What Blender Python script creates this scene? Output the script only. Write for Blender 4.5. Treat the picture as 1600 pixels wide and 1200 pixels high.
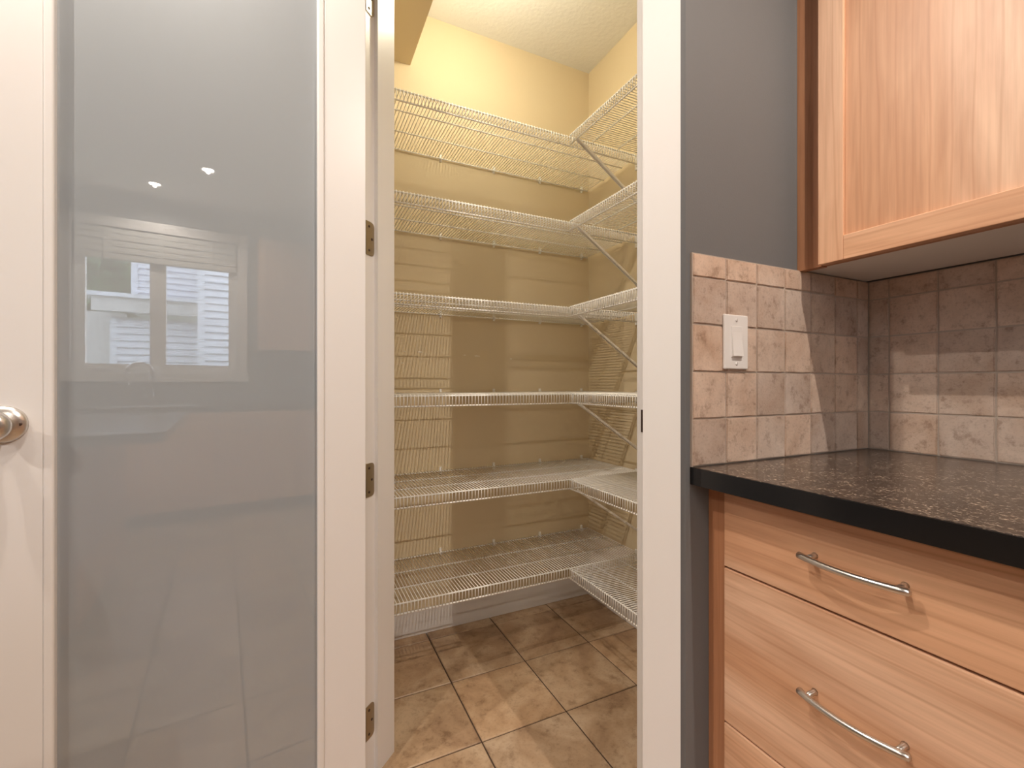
import bpy, bmesh, math, random
from mathutils import Vector, Matrix
random.seed(7)
S = bpy.context.scene
COL = S.collection
for o in list(bpy.data.objects): bpy.data.objects.remove(o)

# ---------------------------------------------------------------- camera, world, exposure
F_PX, YAW, CAM_H, Y_H = 702.0, math.radians(25.43), 1.093, 600.3
cd = bpy.data.cameras.new('camera'); cam = bpy.data.objects.new('camera', cd); COL.objects.link(cam)
cam.location = (0, 0, CAM_H); cam.rotation_euler = (math.pi/2, 0, -YAW)
cd.sensor_width = 36; cd.lens = F_PX/1600*36; cd.shift_y = (Y_H-600)/1600; cd.clip_start = .02
S.camera = cam
W = bpy.data.worlds.new('sky'); S.world = W; W.use_nodes = True
bg = W.node_tree.nodes['Background']; bg.inputs[0].default_value = (.86, .93, 1, 1); bg.inputs[1].default_value = 11.0
S.view_settings.view_transform = 'Standard'; S.view_settings.look = 'None'
S.view_settings.exposure = 0.2; S.view_settings.gamma = 1; S.view_settings.use_curve_mapping = False
POT_W, BULB_E = 60.0, 225.0
WARM_POT, WARM_BULB = (1, .90, .79), (1, .92, .70)

# ---------------------------------------------------------------- materials
def new_mat(name):
    m = bpy.data.materials.new(name); m.use_nodes = True
    nt = m.node_tree; b = nt.nodes['Principled BSDF']
    return m, nt, b
def plain(name, col, rough=.5, metal=0, bump=0, bscale=200, coat=0):
    m, nt, b = new_mat(name)
    b.inputs['Base Color'].default_value = (*col, 1); b.inputs['Roughness'].default_value = rough
    b.inputs['Metallic'].default_value = metal
    if coat: b.inputs['Coat Weight'].default_value = coat; b.inputs['Coat Roughness'].default_value = .05
    tc = nt.nodes.new('ShaderNodeNewGeometry'); n = nt.nodes.new('ShaderNodeTexNoise')
    n.inputs['Scale'].default_value = bscale; n.inputs['Detail'].default_value = 3
    nt.links.new(tc.outputs['Position'], n.inputs['Vector'])
    if bump:
        bp = nt.nodes.new('ShaderNodeBump'); bp.inputs['Strength'].default_value = bump; bp.inputs['Distance'].default_value = .002
        nt.links.new(n.outputs['Fac'], bp.inputs['Height']); nt.links.new(bp.outputs['Normal'], b.inputs['Normal'])
    return m
def ramp(nt, stops):
    r = nt.nodes.new('ShaderNodeValToRGB'); e = r.color_ramp.elements
    while len(e) < len(stops): e.new(.5)
    for i, (p, c) in enumerate(stops): e[i].position = p; e[i].color = (*c, 1)
    return r
def noise(nt, vec, scale, detail=4, rough=.55, dist=0):
    n = nt.nodes.new('ShaderNodeTexNoise'); n.inputs['Scale'].default_value = scale; n.inputs['Detail'].default_value = detail
    n.inputs['Roughness'].default_value = rough; n.inputs['Distortion'].default_value = dist
    nt.links.new(vec, n.inputs['Vector']); return n.outputs['Fac']
def mix(nt, fac, a, b, mode='MIX'):
    x = nt.nodes.new('ShaderNodeMix'); x.data_type = 'RGBA'; x.blend_type = mode
    for sock, v in ((x.inputs[0], fac), (x.inputs[6], a), (x.inputs[7], b)):
        if isinstance(v, bpy.types.NodeSocket): nt.links.new(v, sock)
        elif isinstance(v, (int, float)): sock.default_value = v
        else: sock.default_value = (*v, 1)
    return x.outputs[2]
def position(nt, per_object=True):
    g = nt.nodes.new('ShaderNodeNewGeometry')
    if not per_object: return g.outputs['Position'], None
    oi = nt.nodes.new('ShaderNodeObjectInfo'); vm = nt.nodes.new('ShaderNodeVectorMath'); vm.operation = 'SCALE'
    cb = nt.nodes.new('ShaderNodeCombineXYZ')
    for i in range(3): nt.links.new(oi.outputs['Random'], cb.inputs[i])
    nt.links.new(cb.outputs[0], vm.inputs[0]); vm.inputs['Scale'].default_value = 40
    ad = nt.nodes.new('ShaderNodeVectorMath'); ad.operation = 'ADD'
    nt.links.new(g.outputs['Position'], ad.inputs[0]); nt.links.new(vm.outputs[0], ad.inputs[1])
    return ad.outputs[0], oi.outputs['Random']
def wood(name, axis, base=(.76, .44, .265), dark=(.46, .205, .10), light=(.85, .565, .39)):
    """maple: grain runs along axis (0 x, 1 y, 2 z); boards glued across the grain differ a little"""
    m, nt, b = new_mat(name)
    p, rnd = position(nt)
    def stretched(k_long, k_cross):
        mp = nt.nodes.new('ShaderNodeMapping'); sc = [k_cross]*3; sc[axis] = k_long
        mp.inputs['Scale'].default_value = sc; nt.links.new(p, mp.inputs['Vector']); return mp.outputs[0]
    fine = noise(nt, stretched(4, 120), 1, 4, .6)
    figure = noise(nt, stretched(1.6, 11), 1, 3, .5, 1.6)
    patch = noise(nt, stretched(.5, 9), 1, 1, .4)
    w = nt.nodes.new('ShaderNodeTexWave'); w.wave_type = 'BANDS'; w.bands_direction = 'Y' if axis == 2 else 'Z'
    w.inputs['Scale'].default_value = 1.1; w.inputs['Distortion'].default_value = 6; w.inputs['Detail'].default_value = 2.5
    w.inputs['Detail Scale'].default_value = .8
    nt.links.new(stretched(1.3, 9), w.inputs['Vector'])
    pr = ramp(nt, [(.38, (0, 0, 0)), (.62, (1, 1, 1))]); nt.links.new(patch, pr.inputs[0])
    c = mix(nt, pr.outputs[0], base, light)
    r = ramp(nt, [(.35, (0, 0, 0)), (.72, (1, 1, 1))]); nt.links.new(figure, r.inputs[0])
    c = mix(nt, r.outputs[0], mix(nt, .5, c, dark), c)
    lines = ramp(nt, [(.0, (1, 1, 1)), (.06, (0, 0, 0))]); nt.links.new(w.outputs['Fac'], lines.inputs[0])
    lf = nt.nodes.new('ShaderNodeMath'); lf.operation = 'MULTIPLY'; lf.inputs[1].default_value = .3
    nt.links.new(lines.outputs[0], lf.inputs[0])
    c = mix(nt, lf.outputs[0], c, dark)
    fr = ramp(nt, [(.3, (.86, .84, .82)), (.6, (1, 1, 1))]); nt.links.new(fine, fr.inputs[0])
    c = mix(nt, 1.0, c, fr.outputs[0], 'MULTIPLY')
    nt.links.new(c, b.inputs['Base Color'])
    b.inputs['Roughness'].default_value = .38
    return m
def stone_tile(name, cols, rough, pit=.35, sc=1.0, pits=True):
    m, nt, b = new_mat(name)
    p, rnd = position(nt)
    big = noise(nt, p, 9*sc, 4, .6, .6); mid = noise(nt, p, 38*sc, 6, .7); fine = noise(nt, p, 210*sc, 3, .6)
    r = ramp(nt, [(.32, cols[0]), (.48, cols[1]), (.66, cols[2])]); nt.links.new(big, r.inputs[0])
    r2 = ramp(nt, [(.34, (.70, .65, .61)), (.46, (1, 1, 1)), (.72, (1.1, 1.09, 1.08))]); nt.links.new(mid, r2.inputs[0])
    c = mix(nt, 1.0, r.outputs[0], r2.outputs[0], 'MULTIPLY')
    r3 = ramp(nt, [(.30, (.80, .77, .75)), (.48, (1, 1, 1))]); nt.links.new(fine, r3.inputs[0])
    c = mix(nt, .8, c, r3.outputs[0], 'MULTIPLY')
    tint = ramp(nt, [(0, (.86, .86, .88)), (.5, (1, 1, 1)), (1, (1.06, 1.0, .95))]); nt.links.new(rnd, tint.inputs[0])
    c = mix(nt, 1.0, c, tint.outputs[0], 'MULTIPLY')
    nt.links.new(c, b.inputs['Base Color']); b.inputs['Roughness'].default_value = rough
    bp = nt.nodes.new('ShaderNodeBump'); bp.inputs['Strength'].default_value = pit; bp.inputs['Distance'].default_value = .003
    nt.links.new(mid, bp.inputs['Height']); nt.links.new(bp.outputs['Normal'], b.inputs['Normal'])
    return m

M = {}
M['grey'] = plain('grey_wall_paint', (.150, .153, .158), .6, bump=.12, bscale=260)
M['cream'] = plain('cream_pantry_paint', (.675, .56, .375), .75, bump=.12, bscale=220)
M['ceil'] = plain('ceiling_paint', (.78, .77, .74), .9, bump=.9, bscale=60)
M['white'] = plain('white_trim_paint', (.76, .735, .715), .38)
M['doorwhite'] = plain('white_door_paint', (.75, .72, .70), .35)
M['wire'] = plain('white_vinyl_wire', (.90, .88, .84), .35)
M['strip'] = plain('white_steel_brace', (.88, .85, .80), .4)
M['nickel'] = plain('satin_nickel', (.66, .63, .60), .28, 1)
M['brass'] = plain('antique_hinge_metal', (.42, .35, .25), .4, 1)
M['bronze'] = plain('dark_bronze', (.09, .06, .05), .4, .8)
M['chrome'] = plain('chrome', (.92, .92, .93), .12, 1)
M['plate'] = plain('white_plastic', (.84, .81, .79), .3)
M['slot'] = plain('grey_screw_slot', (.45, .43, .41), .4)
M['grout'] = plain('tan_grout', (.47, .39, .33), .9, bump=.3, bscale=400)
M['floorgrout'] = plain('dark_floor_grout', (.075, .045, .028), .9, bump=.3, bscale=300)
M['edge'] = plain('black_counter_edge', (.006, .006, .007), .18)
M['under'] = plain('white_melamine', (.82, .79, .76), .5)
M['gap'] = plain('dark_cabinet_inside', (.10, .045, .022), .7)
M['stainless'] = plain('stainless_steel', (.6, .6, .6), .25, 1)
M['siding'] = plain('pale_blue_siding', (.52, .56, .66), .7)
M['fascia'] = plain('grey_fascia', (.42, .43, .45), .7)
M['blind'] = plain('pale_shade_cloth', (.62, .61, .58), .8)
M['bark'] = plain('bark', (.08, .05, .03), .9)
M['scuff'] = plain('bare_plaster_scuff', (.85, .80, .72), .8)
M['maple_x'] = wood('maple_grain_x', 0); M['maple_y'] = wood('maple_grain_y', 1); M['maple_z'] = wood('maple_grain_z', 2)
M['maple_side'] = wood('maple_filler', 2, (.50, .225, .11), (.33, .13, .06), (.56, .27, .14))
M['splash'] = stone_tile('travertine_tile', [(.50, .36, .275), (.585, .455, .37), (.66, .535, .45)], .55, .4)
M['floortile'] = stone_tile('slate_look_floor_tile', [(.30, .185, .11), (.42, .28, .17), (.56, .41, .275)], .42, .3, .55)
def leaf_mat():
    m, nt, b = new_mat('green_leaves'); p, r = position(nt)
    f = noise(nt, p, 2.2, 3); rr = ramp(nt, [(.3, (.03, .07, .035)), (.7, (.12, .22, .11))]); nt.links.new(f, rr.inputs[0])
    nt.links.new(rr.outputs[0], b.inputs['Base Color']); b.inputs['Roughness'].default_value = .7; return m
M['leaf'] = leaf_mat()
def counter_mat():
    m, nt, b = new_mat('dark_speckled_laminate'); p, r = position(nt, False)
    mp = nt.nodes.new('ShaderNodeMapping'); mp.inputs['Rotation'].default_value = (0, 0, .5); mp.inputs['Scale'].default_value = (1, .65, 1)
    nt.links.new(p, mp.inputs['Vector'])
    f = noise(nt, mp.outputs[0], 280, 3, .65, .3); g = noise(nt, p, 30, 3)
    r1 = ramp(nt, [(.38, (.018, .013, .011)), (.52, (.045, .032, .026)), (.60, (.17, .125, .095)), (.72, (.48, .39, .30))]); nt.links.new(f, r1.inputs[0])
    r2 = ramp(nt, [(.35, (.6, .6, .6)), (.65, (1.25, 1.2, 1.15))]); nt.links.new(g, r2.inputs[0])
    nt.links.new(mix(nt, 1, r1.outputs[0], r2.outputs[0], 'MULTIPLY'), b.inputs['Base Color'])
    b.inputs['Roughness'].default_value = .2; return m
M['counter'] = counter_mat()
def emit(name, col, s):
    m, nt, b = new_mat(name); b.inputs['Base Color'].default_value = (1, 1, 1, 1)
    b.inputs['Emission Color'].default_value = (*col, 1); b.inputs['Emission Strength'].default_value = s; return m
M['lens'] = emit('lit_pot_light_lens', (1, .9, .78), 30)
M['bulb'] = emit('lit_bulb', WARM_BULB, BULB_E)
def frosted():
    m, nt, b = new_mat('satin_frosted_glass')
    b.inputs['Base Color'].default_value = (.355, .385, .41, 1); b.inputs['Roughness'].default_value = .55
    b.inputs['Transmission Weight'].default_value = .2
    b.inputs['Coat Weight'].default_value = 1; b.inputs['Coat Roughness'].default_value = 0; b.inputs['Coat IOR'].default_value = 1.9
    return m
M['frost'] = frosted()
def clear_glass():
    m, nt, b = new_mat('window_glass'); out = nt.nodes['Material Output']
    t = nt.nodes.new('ShaderNodeBsdfTransparent'); g = nt.nodes.new('ShaderNodeBsdfGlossy'); g.inputs['Roughness'].default_value = .02
    x = nt.nodes.new('ShaderNodeMixShader'); x.inputs[0].default_value = .07
    nt.links.new(t.outputs[0], x.inputs[1]); nt.links.new(g.outputs[0], x.inputs[2]); nt.links.new(x.outputs[0], out.inputs[0])
    return m
M['glass'] = clear_glass()

# ---------------------------------------------------------------- mesh helpers
def tag(o, label=None, cat=None, group=None, kind=None):
    if label: o['label'] = label
    if cat: o['category'] = cat
    if group: o['group'] = group
    if kind: o['kind'] = kind
    return o
def link(name, me, mat, parent=None, loc=(0, 0, 0), rz=0):
    o = bpy.data.objects.new(name, me); COL.objects.link(o)
    if mat is not None and not me.materials: me.materials.append(M[mat] if isinstance(mat, str) else mat)
    o.location = loc; o.rotation_euler[2] = rz
    if parent: o.parent = parent
    return o
def empty(name, loc, rz=0, parent=None):
    o = bpy.data.objects.new(name, None); COL.objects.link(o); o.empty_display_size = .05
    o.location = loc; o.rotation_euler[2] = rz
    if parent: o.parent = parent
    return o
def finish(bm, name, smooth=False):
    bmesh.ops.recalc_face_normals(bm, faces=bm.faces)
    me = bpy.data.meshes.new(name); bm.to_mesh(me); bm.free()
    if smooth:
        for p in me.polygons: p.use_smooth = True
    return me
def add_box(bm, x0, y0, z0, x1, y1, z1):
    vs = [bm.verts.new((x, y, z)) for z in (z0, z1) for y in (y0, y1) for x in (x0, x1)]
    for f in ((0, 2, 3, 1), (4, 5, 7, 6), (0, 1, 5, 4), (1, 3, 7, 5), (3, 2, 6, 7), (2, 0, 4, 6)):
        bm.faces.new([vs[i] for i in f])
def box(name, x0, y0, z0, x1, y1, z1, mat, parent=None, bevel=0, seg=2):
    c = Vector(((x0+x1)/2, (y0+y1)/2, (z0+z1)/2))
    bm = bmesh.new(); add_box(bm, x0-c.x, y0-c.y, z0-c.z, x1-c.x, y1-c.y, z1-c.z)
    if bevel: bmesh.ops.bevel(bm, geom=list(bm.edges), offset=bevel, segments=seg, affect='EDGES', profile=.5)
    return link(name, finish(bm, name), mat, parent, c)
def prism(name, pts, z0, z1, mat, parent=None):
    cx = sum(p[0] for p in pts)/len(pts); cy = sum(p[1] for p in pts)/len(pts)
    bm = bmesh.new()
    lo = [bm.verts.new((x-cx, y-cy, 0)) for x, y in pts]; hi = [bm.verts.new((x-cx, y-cy, z1-z0)) for x, y in pts]
    bm.faces.new(lo); bm.faces.new(hi); n = len(pts)
    for i in range(n): bm.faces.new((lo[i], lo[(i+1) % n], hi[(i+1) % n], hi[i]))
    return link(name, finish(bm, name), mat, parent, (cx, cy, z0))
def add_tube(bm, pts, r, sides=6, cap=True, radii=None):
    pts = [Vector(p) for p in pts]; rings = []
    up = None
    for i, p in enumerate(pts):
        d = (pts[min(i+1, len(pts)-1)]-pts[max(i-1, 0)]).normalized()
        if up is None:
            up = Vector((0, 0, 1)) if abs(d.z) < .9 else Vector((0, 1, 0))
        a = d.cross(up).normalized(); b = a.cross(d).normalized(); up = b
        rr = radii[i] if radii else r
        rings.append([bm.verts.new(p+(a*math.cos(t)+b*math.sin(t))*rr) for t in [2*math.pi*k/sides+math.pi/sides for k in range(sides)]])
    for q, w in zip(rings, rings[1:]):
        for k in range(sides): bm.faces.new((q[k], q[(k+1) % sides], w[(k+1) % sides], w[k]))
    if cap: bm.faces.new(rings[0]); bm.faces.new(rings[-1])
def tube(name, pts, r, mat, parent=None, sides=8, radii=None, smooth=True):
    c = sum((Vector(p) for p in pts), Vector())/len(pts)
    bm = bmesh.new(); add_tube(bm, [Vector(p)-c for p in pts], r, sides, True, radii)
    return link(name, finish(bm, name, smooth), mat, parent, c)
def lathe(name, prof, mat, parent=None, loc=(0, 0, 0), axis='z', segs=32):
    """prof: (radius, height) list; axis y turns the height along +y"""
    bm = bmesh.new(); rings = []
    for r, h in prof:
        ring = []
        for k in range(segs):
            t = 2*math.pi*k/segs; x, y = max(r, 1e-5)*math.cos(t), max(r, 1e-5)*math.sin(t)
            ring.append(bm.verts.new((x, y, h) if axis == 'z' else (x, h, y)))
        rings.append(ring)
    for q, w in zip(rings, rings[1:]):
        for k in range(segs): bm.faces.new((q[k], q[(k+1) % segs], w[(k+1) % segs], w[k]))
    bm.faces.new(rings[0]); bm.faces.new(rings[-1])
    o = link(name, finish(bm, name, True), mat, parent, loc); return o
def structure(o, label, cat): return tag(o, label, cat, kind='structure')

# ---------------------------------------------------------------- the shell (x = along the switch wall, y = away from it)
CEIL = 2.722
XB, XP = 1.425, 1.375            # kitchen right wall, pantry right wall
YB, YW = 1.956, -2.5             # back wall, window wall
XL = -3.3
R2 = math.sqrt(.5)
C0 = (.743, .7035)
def sd(s, d): return (C0[0]-R2*s+R2*d, C0[1]+R2*s+R2*d)       # s along the diagonal wall, d into the pantry
TH = .115
inR = (1.4465+TH/R2-.8185, .8185); xLi = .2145; inL = (xLi, 1.4465+TH/R2-xLi); C1 = sd(.91, 0)

floor = box('floor', XL, YW, -.06, XB+.1, YB, -.004, 'floorgrout'); structure(floor, 'brown slate-look tiled floor with dark grout', 'floor')
PIT, GX, GY = .3025, .81, 1.583
variants = {}
def floor_tile(x0, y0, x1, y1):
    w, h = round(x1-x0, 4), round(y1-y0, 4)
    key = (w, h)
    if key not in variants:
        bm = bmesh.new(); add_box(bm, -w/2, -h/2, -.006, w/2, h/2, 0)
        top = [e for e in bm.edges if all(v.co.z > -.001 for v in e.verts)]
        bmesh.ops.bevel(bm, geom=top, offset=.0022, segments=1, affect='EDGES')
        variants[key] = finish(bm, 'tile')
    # parent sits at its own centre, so the child is placed relative to it
    o = link('tile', variants[key], 'floortile', floor, Vector(((x0+x1)/2, (y0+y1)/2, 0))-floor.location)
    o.rotation_euler = (random.uniform(-.0012, .0012), random.uniform(-.0012, .0012), 0)
i0 = math.floor((XL-GX)/PIT); i1 = math.ceil((XB-GX)/PIT); j0 = math.floor((YW-GY)/PIT); j1 = math.ceil((YB-GY)/PIT)
G = .0025
for i in range(i0, i1):
    for j in range(j0, j1):
        x0, x1 = max(GX+i*PIT+G, XL), min(GX+(i+1)*PIT-G, XB); y0, y1 = max(GY+j*PIT+G, YW), min(GY+(j+1)*PIT-G, YB)
        if x1-x0 > .02 and y1-y0 > .02: floor_tile(x0, y0, x1, y1)
structure(box('ceiling', XL, YW, CEIL, XB+.1, YB, CEIL+.1, 'ceil'), 'white textured ceiling over kitchen and pantry', 'ceiling')
structure(box('wall_right', XB, YW, 0, XB+.1, .8185, CEIL, 'grey'), 'grey kitchen wall behind the tiled backsplash and cabinets', 'wall')
structure(box('wall_pantry_right', XP, .8185, 0, XB+.1, YB, CEIL, 'cream'), 'cream right-hand wall inside the pantry', 'wall')
structure(box('wall_back', XL-.1, YB, 0, xLi-.06, YB+.1, CEIL, 'grey'), 'grey kitchen wall beside the pantry', 'wall')
wpb = structure(box('wall_pantry_back', xLi-.06, YB, 0, XB+.1, YB+.1, CEIL, 'cream'), 'cream back wall inside the pantry with small scuffs', 'wall')
wret = structure(prism('wall_return_right', [C0, (XB, C0[1]), (XB, .8185), inR], 0, CEIL, 'grey'), 'grey wall with light switch beside the pantry door', 'wall')
structure(prism('wall_pantry_front', [(inR[0]+.006, .8185), (XP, .8185), (XP, .8225), (inR[0]+.002, .8225)], 0, CEIL, 'cream'), 'cream inner face of the pantry front wall', 'wall')
JR, JL = .091, .817              # door opening between the jamb faces
structure(prism('wall_diagonal_right', [C0, sd(JR-.012, 0), sd(JR-.012, TH), inR], 0, CEIL, 'grey'), 'narrow grey angled wall right of the pantry door', 'wall')
structure(prism('wall_diagonal_left', [sd(JL+.019, 0), C1, inL, sd(JL+.019, TH)], 0, CEIL, 'grey'), 'narrow grey angled wall left of the pantry door', 'wall')
structure(prism('wall_diagonal_top', [sd(JR-.012, 0), sd(JL+.019, 0), sd(JL+.019, TH), sd(JR-.012, TH)], 2.46, CEIL, 'grey'), 'grey wall above the pantry door', 'wall')
structure(prism('wall_return_left', [C1, (C1[0], YB), (xLi-.004, YB), (xLi-.004, inL[1])], 0, CEIL, 'grey'), 'grey return wall left of the pantry', 'wall')
structure(prism('wall_pantry_left', [(xLi-.004, inL[1]+.004), (xLi-.004, YB), (xLi, YB), (xLi, inL[1])], 0, CEIL, 'cream'), 'cream left wall inside the pantry', 'wall')
structure(box('ceiling_bulkhead', xLi, 1.40, 2.481, .4397, YB, CEIL, 'cream'), 'cream boxed bulkhead under the pantry ceiling', 'bulkhead')
structure(box('wall_left', XL-.1, YW, 0, XL, YB, CEIL, 'grey'), 'grey far kitchen wall', 'wall')
# window wall, pieces round the window opening
WX0, WX1, WZ0, WZ1 = -1.185, -.035, 1.19, 2.41
structure(box('wall_window', XL, YW-.12, 0, XB+.1, YW, WZ0, 'grey'), 'grey wall under the kitchen window', 'wall')
structure(box('wall_window_top', XL, YW-.12, WZ1, XB+.1, YW, CEIL, 'grey'), 'grey wall over the kitchen window', 'wall')
structure(box('wall_window_left', XL, YW-.12, WZ0, WX0, YW, WZ1, 'grey'), 'grey wall beside the kitchen window', 'wall')
structure(box('wall_window_right', WX1, YW-.12, WZ0, XB+.1, YW, WZ1, 'grey'), 'grey wall between window and upper cabinets', 'wall')
win = empty('window_1', ((WX0+WX1)/2, YW, WZ0)); structure(win, 'white two-pane window above the sink', 'window')
def wbox(n, x0, y0, z0, x1, y1, z1, mat, bevel=0): return box(n, x0-win.location.x, y0-YW, z0-WZ0, x1-win.location.x, y1-YW, z1-WZ0, mat, win, bevel)
wbox('casing', WX0-.075, YW, 1.113, WX0, YW+.018, WZ1+.075, 'white'); wbox('casing', WX1, YW, 1.113, WX1+.075, YW+.018, WZ1+.075, 'white')
wbox('casing', WX0-.09, YW, WZ1, WX1+.09, YW+.022, WZ1+.085, 'white', .003); wbox('sill', WX0-.09, YW, 1.113, WX1+.09, YW+.03, WZ0, 'white', .003)
fy0, fy1 = YW-.085, YW-.03
wbox('frame_stile', WX0, fy0, 1.266, -1.109, fy1, 2.33, 'white'); wbox('frame_stile', -.109, fy0, 1.266, WX1, fy1, 2.33, 'white')
wbox('mullion', -.691, fy0, 1.266, -.578, fy1, 2.33, 'white'); wbox('frame_rail', WX0, fy0, WZ0, WX1, fy1, 1.266, 'white'); wbox('frame_rail', WX0, fy0, 2.33, WX1, fy1, WZ1, 'white')
wbox('pane', -1.109, YW-.062, 1.266, -.691, YW-.056, 2.33, 'glass'); wbox('pane', -.578, YW-.062, 1.266, -.109, YW-.056, 2.33, 'glass')
wbox('crank_handle', -1.06, fy1, 1.215, -.94, fy1+.02, 1.232, 'white', .004)
sh = empty('window_shade', ((WX0+WX1)/2, YW-.02, 2.14)); tag(sh, 'pale raised fabric shade at the top of the sink window', 'shade')
for k in range(5): box('fold', -.56, -.01-.004*(k % 2), .0+.054*k, .56, .028+.004*(k % 2), .05+.054*k, 'blind', sh, .006)
for x in (-.36, 0, .36): box('tape', x-.02, .028, .0, x+.02, .036, .262, 'blind', sh)
# pantry baseboards
structure(box('baseboard_back', xLi, YB-.013, 0, XP, YB, .108, 'white', bevel=.003), 'white baseboard along the pantry back wall', 'baseboard')
structure(box('baseboard_right', XP-.013, .83, 0, XP, YB-.013, .108, 'white', bevel=.003), 'white baseboard along the pantry right wall', 'baseboard')
# scuffs on the pantry back wall
for x, z, w, h in ((.415, 1.235, .012, .004), (.482, 1.234, .026, .004), (.69, 1.226, .015, .004), (.752, 1.224, .032, .005), (.925, 1.215, .014, .007), (.405, 1.185, .008, .008)):
    bm = bmesh.new(); n = 9
    vs = [bm.verts.new((math.cos(6.283*k/n)*w/2*random.uniform(.7, 1.1), 0, math.sin(6.283*k/n)*h/2*random.uniform(.6, 1.2))) for k in range(n)]
    bm.faces.new(vs); bmesh.ops.extrude_face_region(bm, geom=list(bm.faces))
    for v in vs: v.co.y -= .0006
    link('scuff', finish(bm, 'scuff'), 'scuff', wpb, Vector((x, YB-.0002, z))-wpb.location)

# ---------------------------------------------------------------- door frame and casing
DH = 2.44
fr = empty('trim_1', (*sd((JR+JL)/2, 0), 0)); structure(fr, 'white door jamb and casing round the pantry opening', 'door frame')
def sprism(name, s0, s1, d0, d1, z0, z1, mat, parent=fr):
    o = prism(name, [sd(s0, d0), sd(s1, d0), sd(s1, d1), sd(s0, d1)], z0, z1, mat); o.parent = parent; o.location -= parent.location; return o
sprism('jamb', JR-.012, JR, 0, TH, 0, DH+.02, 'white'); sprism('jamb', JL, JL+.019, 0, TH, 0, DH+.02, 'white')
sprism('head_jamb', JR, JL, 0, TH, DH, DH+.02, 'white')
sprism('stop', JR, JR+.0115, .04, TH+.004, 0, DH, 'white'); sprism('stop', JL-.0115, JL, .04, TH+.004, 0, DH, 'white'); sprism('stop', JR+.0115, JL-.0115, .04, TH, DH-.0115, DH, 'white')
sprism('casing', .0105, .0865, -.016, 0, 0, DH+.085, 'white'); sprism('casing', JL+.006, .908, -.016, 0, 0, DH+.085, 'white')
sprism('head_casing', .0865, JL+.006, -.016, 0, DH+.005, DH+.085, 'white')
sp = sprism('strike_plate', .0865, JR+.0006, -.0012, .028, .988, 1.037, 'bronze')

# ---------------------------------------------------------------- pantry door, standing open
AZ = math.radians(-176.3); pin = (.161, 1.277)
door = empty('door_1', (*pin, 0), AZ); structure(door, 'white door with tall frosted glass pane standing open', 'door')
DW, T0, T1 = .728, .035, .0
g0, g1, zb, zt = .1202, .6047, .09, 2.27
box('hinge_stile', .002, 0, .012, g0-.017, .035, 2.43, 'doorwhite', door, .0015)
box('lock_stile', g1+.0168, 0, .012, DW, .035, 2.43, 'doorwhite', door, .0015)
box('bottom_rail', g0-.017, 0, .012, g1+.0168, .035, zb-.017, 'doorwhite', door); box('top_rail', g0-.017, 0, zt+.017, g1+.0168, .035, 2.43, 'doorwhite', door)
def bead(x0, z0, x1, z1): box('glazing_bead', x0, .002, z0, x1, .0375, z1, 'doorwhite', door, .004, 3)
bead(g0-.017, zb-.017, g0, zt+.017); bead(g1, zb-.017, g1+.0168, zt+.017); bead(g0, zb-.017, g1, zb); bead(g0, zt, g1, zt+.017)
tag(box('glass_pane', g0-.004, .0145, zb-.004, g1+.004, .0205, zt+.004, 'frost', door), 'satin frosted glass pane mirroring the kitchen')
for zc in (.160, .828, 1.496, 2.164):
    hg = tube('hinge', [(0, -.004, zc-.045), (0, -.004, zc+.045)], .006, 'brass', door, 10)
    bm = bmesh.new(); w, h, r = .035, .0925, .012       # leaf with rounded far corners
    pts = [(0, -h/2)]+[(w-r+r*math.cos(a), -h/2+r+r*math.sin(a)) for a in [-math.pi/2+k*math.pi/10 for k in range(6)]]
    pts += [(w-r+r*math.cos(a), h/2-r+r*math.sin(a)) for a in [k*math.pi/10 for k in range(6)]]+[(0, h/2)]
    a_ = [bm.verts.new((x, -.0022, z)) for x, z in pts]; b_ = [bm.verts.new((x, 0, z)) for x, z in pts]
    bm.faces.new(a_); bm.faces.new(b_)
    for k in range(len(pts)): bm.faces.new((a_[k], a_[(k+1) % len(pts)], b_[(k+1) % len(pts)], b_[k]))
    lf = link('hinge_leaf', finish(bm, 'hinge_leaf'), 'brass', hg)
    lf.rotation_euler[2] = math.radians(45)-AZ
    lf.location = Vector((0, .004, 0))+Vector((math.cos(math.radians(45)-AZ), math.sin(math.radians(45)-AZ), 0))*.0075
    for z, x in ((.033, .012), (0, .024), (-.033, .012)):
        s_ = lathe('screw', [(.0036, 0), (.0036, .0012), (.001, .0016)], 'bronze', hg, axis='y', segs=10)
        s_.rotation_euler[2] = math.radians(45)-AZ+math.pi
        v = Matrix.Rotation(math.radians(45)-AZ, 3, 'Z') @ Vector((x+.0075, -.0022, 0))
        s_.location = Vector((v.x, .004+v.y, z))
knob = empty('knob', (.677, .035, 1.016), 0, door); tag(knob, 'satin nickel round knob on the door')
lathe('rose', [(.036, 0), (.036, .003), (.033, .007), (.024, .012), (.016, .013)], 'nickel', knob, axis='y', segs=40)
lathe('knob_ball', [(.011, .011), (.0115, .022), (.016, .029), (.0245, .036), (.0285, .045), (.0275, .054), (.021, .061), (.010, .0635), (.001, .064)], 'nickel', knob, axis='y', segs=40)
lathe('pin_hole', [(.0035, 0), (.0035, .0012), (.0018, .0014)], 'bronze', knob, (-.0265, .0095, 0), 'y', 12)

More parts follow.
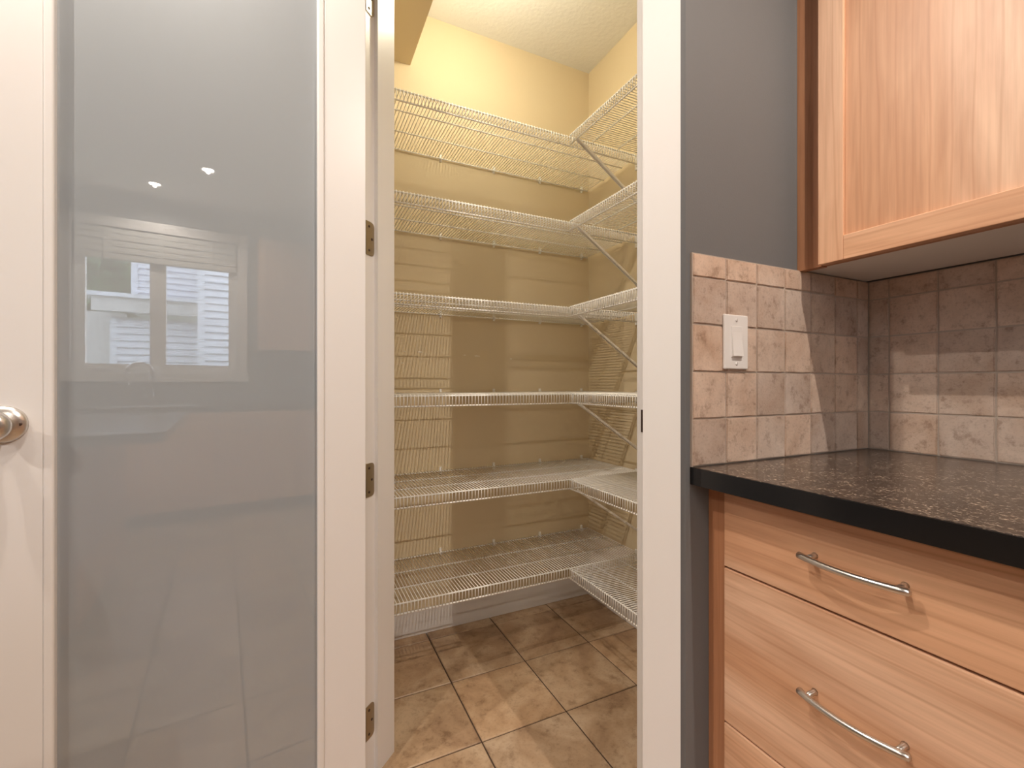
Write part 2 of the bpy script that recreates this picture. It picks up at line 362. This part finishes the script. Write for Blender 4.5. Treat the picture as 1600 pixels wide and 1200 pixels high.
# ---------------------------------------------------------------- wire shelves
def wire_shelf(loc, rz, L, depth, label, group, clips, brace_u=None, end=True):
    """local x along the wall, y out from the wall, z up; the deck is at z = 0"""
    t = empty('wire_shelf', loc, rz); tag(t, label, 'shelf', group)
    n = int(L/.0125); LIP = .038
    bm = bmesh.new()
    for k in range(n+1):
        x = .004+k*(L-.008)/n
        add_tube(bm, [(x, .006, .0025), (x, depth-.003, .0025), (x, depth, -.002), (x, depth, -LIP)], .0016, 5)
    w = link('cross_wires', finish(bm, 'cross_wires', True), 'wire', t); w['kind'] = 'stuff'
    for nm, y, z, r in (('back_rod', .007, -.0015, .0028), ('deck_rod', depth*.36, -.0015, .0026), ('deck_rod', depth*.70, -.0015, .0026), ('front_rod', depth-.004, -.002, .003), ('lip_rod', depth-.003, -LIP, .003)):
        tube(nm, [(0, y, z), (L, y, z)], r, 'wire', t, 8)
    for c in clips:
        bm = bmesh.new(); add_box(bm, -.005, 0, -.014, .005, .006, .018); add_box(bm, -.005, 0, -.007, .005, .014, -.0045); add_box(bm, -.004, .010, -.006, .004, .014, .006)
        link('wall_clip', finish(bm, 'wall_clip'), 'wire', t, (c, 0, 0))
    if end:
        bm = bmesh.new(); add_box(bm, -.009, depth-.040, -.046, -.0065, depth+.010, .008); add_box(bm, -.009, depth-.012, -.046, .012, depth+.008, -.041); add_box(bm, -.009, depth+.005, -.046, .012, depth+.008, -.018)
        link('end_bracket', finish(bm, 'end_bracket'), 'wire', t)
    if brace_u is not None:
        p0, p1 = Vector((brace_u, depth-.012, -LIP+.006)), Vector((brace_u, .004, -.275))
        d = (p1-p0).normalized(); nrm = Vector((1, 0, 0)).cross(d)
        bm = bmesh.new()
        def slab(x0, x1, n0, n1):
            vs = [bm.verts.new(p+Vector((x, 0, 0))+nrm*q) for p in (p0, p1) for q in (n0, n1) for x in (x0, x1)]
            for f in ((0, 2, 3, 1), (4, 5, 7, 6), (0, 1, 5, 4), (1, 3, 7, 5), (3, 2, 6, 7), (2, 0, 4, 6)): bm.faces.new([vs[i] for i in f])
        slab(-.0075, .0075, 0, .002); slab(-.0075, -.0058, .002, .008); slab(.0058, .0075, .002, .008)
        link('support_brace', finish(bm, 'support_brace'), 'strip', t)
        box('brace_foot', brace_u-.0075, 0, -.31, brace_u+.0075, .003, -.262, 'strip', t)
    return t
HS = [2.1015, 1.753, 1.405, 1.0535, .7055, .343]
ORD = ['topmost', 'second from the top', 'third from the top', 'fourth from the top', 'fifth from the top', 'lowest']
XE = XP-.012
for h, od in zip(HS, ORD):
    wire_shelf((XE, YB, h), math.pi, XE-xLi-.008, .406, 'white wire shelf along the pantry back wall, %s there' % od, 'wire shelves on the pantry back wall',
               [XE-a for a in (.333, .574, .833, 1.081, 1.328)])
for i, (h, od) in enumerate(zip(HS, ORD)):
    wire_shelf((XP, .832, h+.001), math.pi/2, .712, .383, 'white wire shelf along the pantry right wall, %s there' % od, 'wire shelves on the pantry right wall',
               [.12, .36, .6], .668 if i < 5 else None, False)
# pantry bulb
pl = empty('pantry_lamp', (.62, 1.42, CEIL)); tag(pl, 'bare warm bulb in a white ceiling holder inside the pantry', 'lamp')
lathe('lampholder', [(.055, 0), (.055, -.012), (.03, -.02), (.011, -.026), (.011, -.135), (.02, -.145), (.02, -.17)], 'plate', pl)
lathe('bulb', [(r_, h_-.12) for r_, h_ in ((.013, -.05), (.016, -.062), (.027, -.085), (.030, -.10), (.026, -.118), (.014, -.129), (.002, -.132))], 'bulb', pl, segs=20)

# ---------------------------------------------------------------- backsplash tiles
H0, TP = .9168, .1015
ROWS = [(H0+k*TP, H0+(k+1)*TP) for k in range(4)]+[(H0+4*TP, 1.3735)]
GR = .0018
tile_var = {}
def splash_tile(parent, u0, u1, z0, z1, face):
    """face 'y' : on the switch wall (faces -y); face 'x' : on the right wall (faces -x)"""
    w, h = round(u1-u0-2*GR, 4), round(z1-z0-2*GR, 4)
    key = (w, h, face, random.randrange(3))
    if key not in tile_var:
        bm = bmesh.new(); n = 4
        if face == 'y': add_box(bm, -w/2, -.008, -h/2, w/2, 0, h/2); fr_ = lambda v: v.co.y < -.004
        else: add_box(bm, -.008, -w/2, -h/2, 0, w/2, h/2); fr_ = lambda v: v.co.x < -.004
        fe = [e for e in bm.edges if all(fr_(v) for v in e.verts)]
        bmesh.ops.subdivide_edges(bm, edges=fe, cuts=3, use_grid_fill=False)
        for v in bm.verts:          # tumbled, slightly wavy outline
            if fr_(v):
                v.co.z += random.uniform(-.0007, .0007)
                if face == 'y': v.co.x += random.uniform(-.0007, .0007)
                else: v.co.y += random.uniform(-.0007, .0007)
        fe = [e for e in bm.edges if all(fr_(v) for v in e.verts)]
        bmesh.ops.bevel(bm, geom=fe, offset=.0016, segments=2, affect='EDGES')
        tile_var[key] = finish(bm, 'tile')
    u, z = (u0+u1)/2, (z0+z1)/2
    pos = Vector((u, C0[1], z)) if face == 'y' else Vector((XB, u, z))
    o = link('tile', tile_var[key], 'splash', parent, pos-parent.location)
    o.rotation_euler = (random.uniform(-.004, .004), 0, 0) if face == 'y' else (0, random.uniform(-.004, .004), 0)
colsA = [.756+k*TP*.9985 for k in range(7)]+[XB-.008]
for c0, c1 in zip(colsA, colsA[1:]):
    for z0, z1 in ROWS: splash_tile(wret, c0, c1, z0, z1, 'y')
wr = bpy.data.objects['wall_right']
yc = [C0[1]-.008]+[.6483-k*TP for k in range(10)]
for y1, y0 in zip(yc, yc[1:]):
    for z0, z1 in ROWS: splash_tile(wr, y0, y1, z0, z1, 'x')
gb = box('grout_bed', .7555, C0[1]-.0055, H0, XB-.0001, C0[1]-.0001, 1.3735, 'grout'); gb.parent = wret; gb.location -= wret.location
gb = box('grout_bed', XB-.0055, yc[-1], H0, XB-.0001, C0[1]-.0055, 1.3735, 'grout'); gb.parent = wr; gb.location -= wr.location
# light switch
sw = empty('light_switch', (.882, C0[1]-.008, 1.187)); tag(sw, 'white rocker light switch on the tiled backsplash', 'switch')
box('cover_plate', -.0385, -.006, -.0605, .0385, 0, .0605, 'plate', sw, .0025, 3)
box('rocker_frame', -.0175, -.0072, -.0345, .0175, -.004, .0345, 'plate', sw, .0008)
bm = bmesh.new(); x = .0155; pr = [(-.0065, .032), (-.0085, .004), (-.0125, -.0315), (-.006, -.0325), (-.006, .032)]
a_ = [bm.verts.new((-x, y, z)) for y, z in pr]; b_ = [bm.verts.new((x, y, z)) for y, z in pr]; bm.faces.new(a_); bm.faces.new(b_)
for k in range(5): bm.faces.new((a_[k], a_[(k+1) % 5], b_[(k+1) % 5], b_[k]))
link('rocker', finish(bm, 'rocker'), 'plate', sw)
for z in (.0485, -.0485):
    sc = lathe('screw', [(.0035, 0), (.0033, -.0012), (.001, -.0016)], 'plate', sw, (0, -.0058, z), 'y', 14)
    box('slot', -.0004, -.0020, -.003, .0004, -.0013, .003, 'slot', sc)

# ---------------------------------------------------------------- cabinets
XF = .805                        # drawer front plane
def bow_handle(parent, length=.155, reach=.036, horizontal='y', loc=(0, 0, 0)):
    """arched bar pull bowed outwards (towards -x), posts near its ends"""
    h = empty('handle', loc, 0, parent); L = length/2; n = 17
    pts = []; rad = []
    for k in range(n):
        t = -1+2*k/(n-1); pts.append((-(reach*.60+reach*.40*(1-t*t)), t*L, 0)); rad.append(.0052+.0010*abs(t)**3)
    pts = [(pts[0][0]+.001, -L-.003, 0)]+pts+[(pts[-1][0]+.001, L+.003, 0)]; rad = [.002]+rad+[.002]
    tube('bar', pts, .005, 'nickel', h, 12, rad)
    for s_ in (-1, 1):
        y = s_*(L-.0135); tube('post', [(0, y, 0), (-.004, y, 0), (-reach*.68, y, 0)], .0045, 'nickel', h, 12, [.0058, .0045, .0042])
    return h
DY0, DY1 = .163, .661            # drawer fronts from the near end to the filler by the wall
def base_cabinet(y0, y1, label, filler):
    t = empty('base_cabinet', ((XF+XB)/2, (y0+y1)/2, 0)); tag(t, label, 'cabinet', 'base cabinets under the dark counter')
    o = t.location
    def b(n, x0, a, z0, x1, c, z1, m, p=t, bev=0):
        q = p.matrix_basis.translation if p is not t else Vector()
        return box(n, x0-o.x-q.x, a-o.y-q.y, z0-q.z, x1-o.x-q.x, c-o.y-q.y, z1-q.z, m, p, bev)
    b('carcass', XF+.024, y0+.002, .10, XB-.006, y1, .879, 'gap')
    b('toe_kick', XF+.09, y0+.002, 0, XB-.006, y1, .10, 'gap')
    for z0, z1 in ((.713, .866), (.3895, .709), (.105, .3855)):
        d = b('drawer', XF, y0+.0015, z0, XF+.0195, y1-.0015, z1, 'maple_y', t, .0022)
        bow_handle(d, .155, .036, loc=(-.0098, 0, .0075 if z1 > .8 else 0.013))
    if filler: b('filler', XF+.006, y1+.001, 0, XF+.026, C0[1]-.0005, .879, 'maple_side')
    return t
base_cabinet(DY0, DY1, 'maple three-drawer base cabinet with bowed handles beside the grey wall', True)
base_cabinet(DY0-.502, DY0-.004, 'maple three-drawer base cabinet further from the grey wall', False)
ct = empty('countertop', (1.09, .2, .879)); tag(ct, 'dark speckled countertop with black edge under the tiled backsplash', 'countertop')
def cbox(n, x0, y0, z0, x1, y1, z1, m, bev=0): return box(n, x0-1.09, y0-.2, z0-.879, x1-1.09, y1-.2, z1-.879, m, ct, bev)
cbox('slab', .7575, -.345, .8805, XB-.0085, C0[1]-.0085, .9165, 'counter')
cbox('edge_band', .7545, -.345, .8795, .7573, C0[1]-.001, .9160, 'edge', .0006)
cbox('end_cap', .7573, C0[1]-.0084, .8795, .80, C0[1]-.001, .9160, 'edge')
XU = 1.10                        # upper door plane
def upper_cabinet(y0, y1, label, filler):
    t = empty('upper_cabinet', ((XU+XB)/2, (y0+y1)/2, 1.372)); tag(t, label, 'cabinet', 'upper cabinets over the dark counter')
    o = t.location
    def b(n, x0, a, z0, x1, c, z1, m, bev=0, p=None):
        q = p.location if p else Vector(); return box(n, x0-o.x-q.x, a-o.y-q.y, z0-o.z-q.z, x1-o.x-q.x, c-o.y-q.y, z1-o.z-q.z, m, p or t, bev)
    b('box', XU+.024, y0, 1.3765, XB-.009, C0[1]-.001 if filler else y1, 2.29, 'under')
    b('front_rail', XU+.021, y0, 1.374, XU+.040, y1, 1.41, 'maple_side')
    d = empty('door', (XU+.010-o.x, 0, (1.372+2.287)/2-o.z), 0, t)
    sw_, a, c = .054, y0+.0015, y1-.0015
    b('stile', XU, c-sw_, 1.372, XU+.0195, c, 2.287, 'maple_z', .0015, d); b('stile', XU, a, 1.372, XU+.0195, a+sw_, 2.287, 'maple_z', .0015, d)
    b('rail', XU, a+sw_, 1.372, XU+.0195, c-sw_, 1.4265, 'maple_y', .0015, d); b('rail', XU, a+sw_, 2.2325, XU+.0195, c-sw_, 2.287, 'maple_y', .0015, d)
    b('panel', XU+.0075, a+sw_, 1.4265, XU+.014, c-sw_, 2.2325, 'maple_z', 0, d)
    if filler:
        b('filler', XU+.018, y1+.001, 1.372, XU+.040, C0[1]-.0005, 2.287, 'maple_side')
    return t
upper_cabinet(.195, .645, 'maple upper cabinet with recessed panel door beside the grey wall', True)
upper_cabinet(-.26, .192, 'maple upper cabinet further from the grey wall', False)

# ---------------------------------------------------------------- kitchen across the room, mirrored in the door glass
def far_base(x0, x1, doors, label, top=.879):
    t = empty('base_cabinet', ((x0+x1)/2, -2.2, 0)); tag(t, label, 'cabinet', 'base cabinets along the window wall'); o = t.location
    box('carcass', x0-o.x+.002, YW+.004-o.y, .1, x1-o.x-.002, -1.90-o.y, top, 'maple_side', t); box('toe_kick', x0-o.x+.002, YW+.004-o.y, 0, x1-o.x-.002, -1.95-o.y, .1, 'gap', t)
    w = (x1-x0)/doors
    for k in range(doors):
        a, c = x0+k*w+.003-o.x, x0+(k+1)*w-.003-o.x
        box('drawer', a, -1.898-o.y, .715, c, -1.88-o.y, .868, 'maple_x', t, .002)
        box('door', a, -1.898-o.y, .106, c, -1.88-o.y, .709, 'maple_z', t, .002)
        tube('handle', [((a+c)/2-.06, -1.852-o.y, .79), ((a+c)/2+.06, -1.852-o.y, .79)], .005, 'nickel', t)
for x0, x1, dn, lb in ((-1.85, -1.20, 1, 'maple base cabinet at the far end of the window wall'), (-1.20, -.20, 2, 'maple double-door sink cabinet under the window'),
                       (-.20, .40, 1, 'maple base cabinet right next to the sink cabinet'), (.40, 1.00, 1, 'maple base cabinet near the corner of the window wall'), (1.00, 1.42, 1, 'narrow maple base cabinet in the corner past the sink')):
    far_base(x0, x1, dn, lb, .72 if dn == 2 else .879)
fc = empty('countertop', (-.21, -2.18, .879)); tag(fc, 'dark speckled countertop holding the sink below the window', 'countertop')
for n_, a in (('slab', (-1.87, YW+.002, XB-.002, -2.42)), ('slab', (-1.87, -2.0, XB-.002, -1.865)), ('slab', (-1.87, -2.42, -1.02, -2.0)), ('slab', (-.36, -2.42, XB-.002, -2.0))):
    box(n_, a[0]+.21, a[1]+2.18, .0015, a[2]+.21, a[3]+2.18, .0375, 'counter', fc)
sk = empty('sink', (-.69, -2.21, .9165)); tag(sk, 'stainless steel sink below the kitchen window', 'sink')
for a in ((-.345, -.225, .345, -.205), (-.345, .205, .345, .225), (-.345, -.205, -.325, .205), (.325, -.205, .345, .205)): box('rim', a[0], a[1], .0004, a[2], a[3], .007, 'stainless', sk, .002)
for a in ((-.325, -.205, .325, -.203), (-.325, .203, .325, .205), (-.325, -.203, -.323, .203), (.323, -.203, .325, .203)): box('basin_wall', a[0], a[1], -.18, a[2], a[3], .0004, 'stainless', sk)
box('basin_floor', -.325, -.205, -.184, .325, .205, -.18, 'stainless', sk)
fa = empty('faucet', (-.66, -2.455, .9167)); tag(fa, 'chrome gooseneck faucet behind the sink', 'faucet')
lathe('base', [(.028, 0), (.028, .006), (.02, .012), (.018, .09), (.014, .10)], 'chrome', fa)
arc = [(0, 0, .09), (0, 0, .24)]+[(-.085+.085*math.cos(a), .0+.06*(1-math.cos(a))/2, .27+.085*math.sin(a)) for a in [math.pi*k/10*1.12 for k in range(11)]]
tube('spout', arc, .013, 'chrome', fa, 12)
e_ = Vector(arc[-1]); d_ = (e_-Vector(arc[-2])).normalized()
tube('spray_head', [e_, e_+d_*.02, e_+d_*.07], .016, 'chrome', fa, 14, [.012, .017, .019])
tube('lever', [(0, .015, .06), (-.03, .05, .065), (-.06, .085, .085)], .006, 'chrome', fa, 10)
def far_upper(x0, x1, label):
    t = empty('upper_cabinet', ((x0+x1)/2, -2.33, 1.41)); tag(t, label, 'cabinet', 'upper cabinets beside the sink window'); o = t.location
    box('box', x0-o.x, YW+.003-o.y, 0, x1-o.x, -2.19-o.y, 1.02, 'maple_side', t)
    a, c = x0-o.x+.003, x1-o.x-.003
    for s0, s1, z0, z1, m in ((a, a+.055, 0, 1.0, 'maple_z'), (c-.055, c, 0, 1.0, 'maple_z'), (a+.055, c-.055, 0, .055, 'maple_x'), (a+.055, c-.055, .945, 1.0, 'maple_x')):
        box('door_frame', s0, -2.19-o.y, z0, s1, -2.171-o.y, z1, m, t, .0015)
    box('door_panel', a+.055, -2.189-o.y, .055, c-.055, -2.179-o.y, .945, 'maple_z', t)
far_upper(.125, .56, 'maple upper cabinet right beside the sink window'); far_upper(.565, 1.0, 'maple upper cabinet second from the sink window'); far_upper(1.005, 1.42, 'maple upper cabinet in the corner past the sink window')
isl = empty('kitchen_island', (-.85, -.36, 0)); tag(isl, 'kitchen island with overhanging dark top', 'island')
box('body', -.52, -.70, .1, .20, .40, .878, 'maple_z', isl); box('toe_kick', -.48, -.66, 0, .14, .36, .1, 'gap', isl)
box('top', -.56, -.77, .8785, .51, .76, .9165, 'counter', isl, .003)

# ---------------------------------------------------------------- recessed ceiling lights
def pot(x, y, label, k=1.0):
    t = empty('recessed_light', (x, y, CEIL)); tag(t, label, 'ceiling light', 'recessed ceiling lights')
    lathe('trim_ring', [(.062, -.0005), (.062, -.004), (.05, -.007), (.042, -.003), (.042, -.0005)], 'plate', t, segs=28)
    lathe('lens', [(.038, -.0006), (.038, -.0030), (.001, -.0036)], 'lens', t, segs=24)
    ld = bpy.data.lights.new('pot_beam', 'SPOT'); ld.energy = POT_W*k; ld.color = WARM_POT; ld.spot_size = math.radians(150); ld.spot_blend = .6; ld.shadow_soft_size = .012
    lo = bpy.data.objects.new('pot_beam', ld); COL.objects.link(lo); lo.parent = t; lo.location = (0, 0, -.017)
for x, y, lb, k in ((.71, -.28, 'recessed ceiling light above the dark counter', 1.35), (-.28, .82, 'recessed ceiling light in front of the pantry door', .85), (-.95, .85, 'recessed ceiling light over the open door', .9),
                 (-.62, -2.16, 'recessed ceiling light closest to the sink window', .65), (-.25, -1.64, 'recessed ceiling light second from the sink window', .65), (-2.1, -.4, 'added unseen fill light over the far side of the kitchen', 1.2)):  # last one is an unseen fill light, added to brighten drawers and cabinets
    pot(x, y, lb, k)

# ---------------------------------------------------------------- outside the sink window
def siding(parent, x0, x1, y, z0, z1, pitch=.105):
    bm = bmesh.new(); w = x1-x0
    vs = [bm.verts.new(p) for p in ((-w/2, 0, 0), (w/2, 0, 0), (-w/2, .04, 0), (w/2, .04, 0), (-w/2, 0, pitch+.01), (w/2, 0, pitch+.01), (-w/2, .006, pitch+.01), (w/2, .006, pitch+.01))]
    for f in ((0, 1, 3, 2), (4, 6, 7, 5), (2, 3, 7, 6), (0, 4, 5, 1), (0, 2, 6, 4), (1, 5, 7, 3)): bm.faces.new([vs[i] for i in f])
    me = finish(bm, 'siding_board'); z = z0
    while z < z1:
        link('siding_board', me, 'siding', parent, Vector(((x0+x1)/2, y, z))-parent.location); z += pitch
nh = empty('neighbour_house', (-.5, -6.4, 0)); tag(nh, 'neighbouring house with pale lap siding outside the window', 'house')
def nb(n, x0, y0, z0, x1, y1, z1, m): return box(n, x0+.5, y0+6.4, z0, x1+.5, y1+6.4, z1, m, nh)
nb('wall', -.40, -7.0, 0, 2.2, -5.5, 4.2, 'fascia'); siding(nh, -.37, 2.2, -5.5, .6, 4.0); nb('corner_board', -.46, -5.56, 0, -.37, -5.47, 4.2, 'siding')
nb('lower_wall', -1.55, -7.4, 0, -.46, -6.5, 2.12, 'fascia'); siding(nh, -1.5, -.46, -6.5, .5, 2.0); nb('corner_board', -1.58, -6.55, 0, -1.5, -6.47, 2.1, 'siding')
nb('side_wall', -4.4, -7.7, 0, -1.55, -7.5, 2.3, 'fascia'); nb('fascia', -1.75, -6.35, 2.17, -.46, -6.25, 2.38, 'fascia'); nb('eave', -1.85, -7.4, 2.38, -.46, -6.2, 2.44, 'siding')
nb('upper_wall', -1.42, -8.6, 2.3, -.46, -7.4, 4.6, 'fascia'); siding(nh, -1.36, -.46, -7.4, 2.44, 4.4); nb('corner_board', -1.45, -7.45, 2.4, -1.36, -7.36, 4.6, 'siding')
tr = empty('tree', (-3.1, -11, 0)); tag(tr, 'leafy green tree beyond the neighbouring house', 'tree')
tube('trunk', [(0, 0, 0), (.1, 0, 1.5), (0, .1, 3.2)], .2, 'bark', tr, 10, [.24, .18, .1])
bm = bmesh.new()
for k in range(6500):
    v = Vector((random.gauss(0, 1), random.gauss(0, 1), random.gauss(0, 1))).normalized()*random.uniform(.75, 1.0)
    c = Vector((v.x*2.0, v.y*1.5, 3.6+v.z*2.2)); q = .2
    a = Vector((random.gauss(0, 1), random.gauss(0, 1), random.gauss(0, 1))).normalized(); b_ = a.orthogonal().normalized()
    bm.faces.new([bm.verts.new(c+a*q*i+b_*q*.6*j) for i, j in ((-1, 0), (0, -1), (1, 0), (0, 1))])
fo = link('foliage', finish(bm, 'foliage'), 'leaf', tr); fo['kind'] = 'stuff'
gd = box('ground', -9, -16, -.3, 5, YW-.13, -.1, 'leaf'); tag(gd, 'green lawn outside the window', 'lawn', kind='structure')
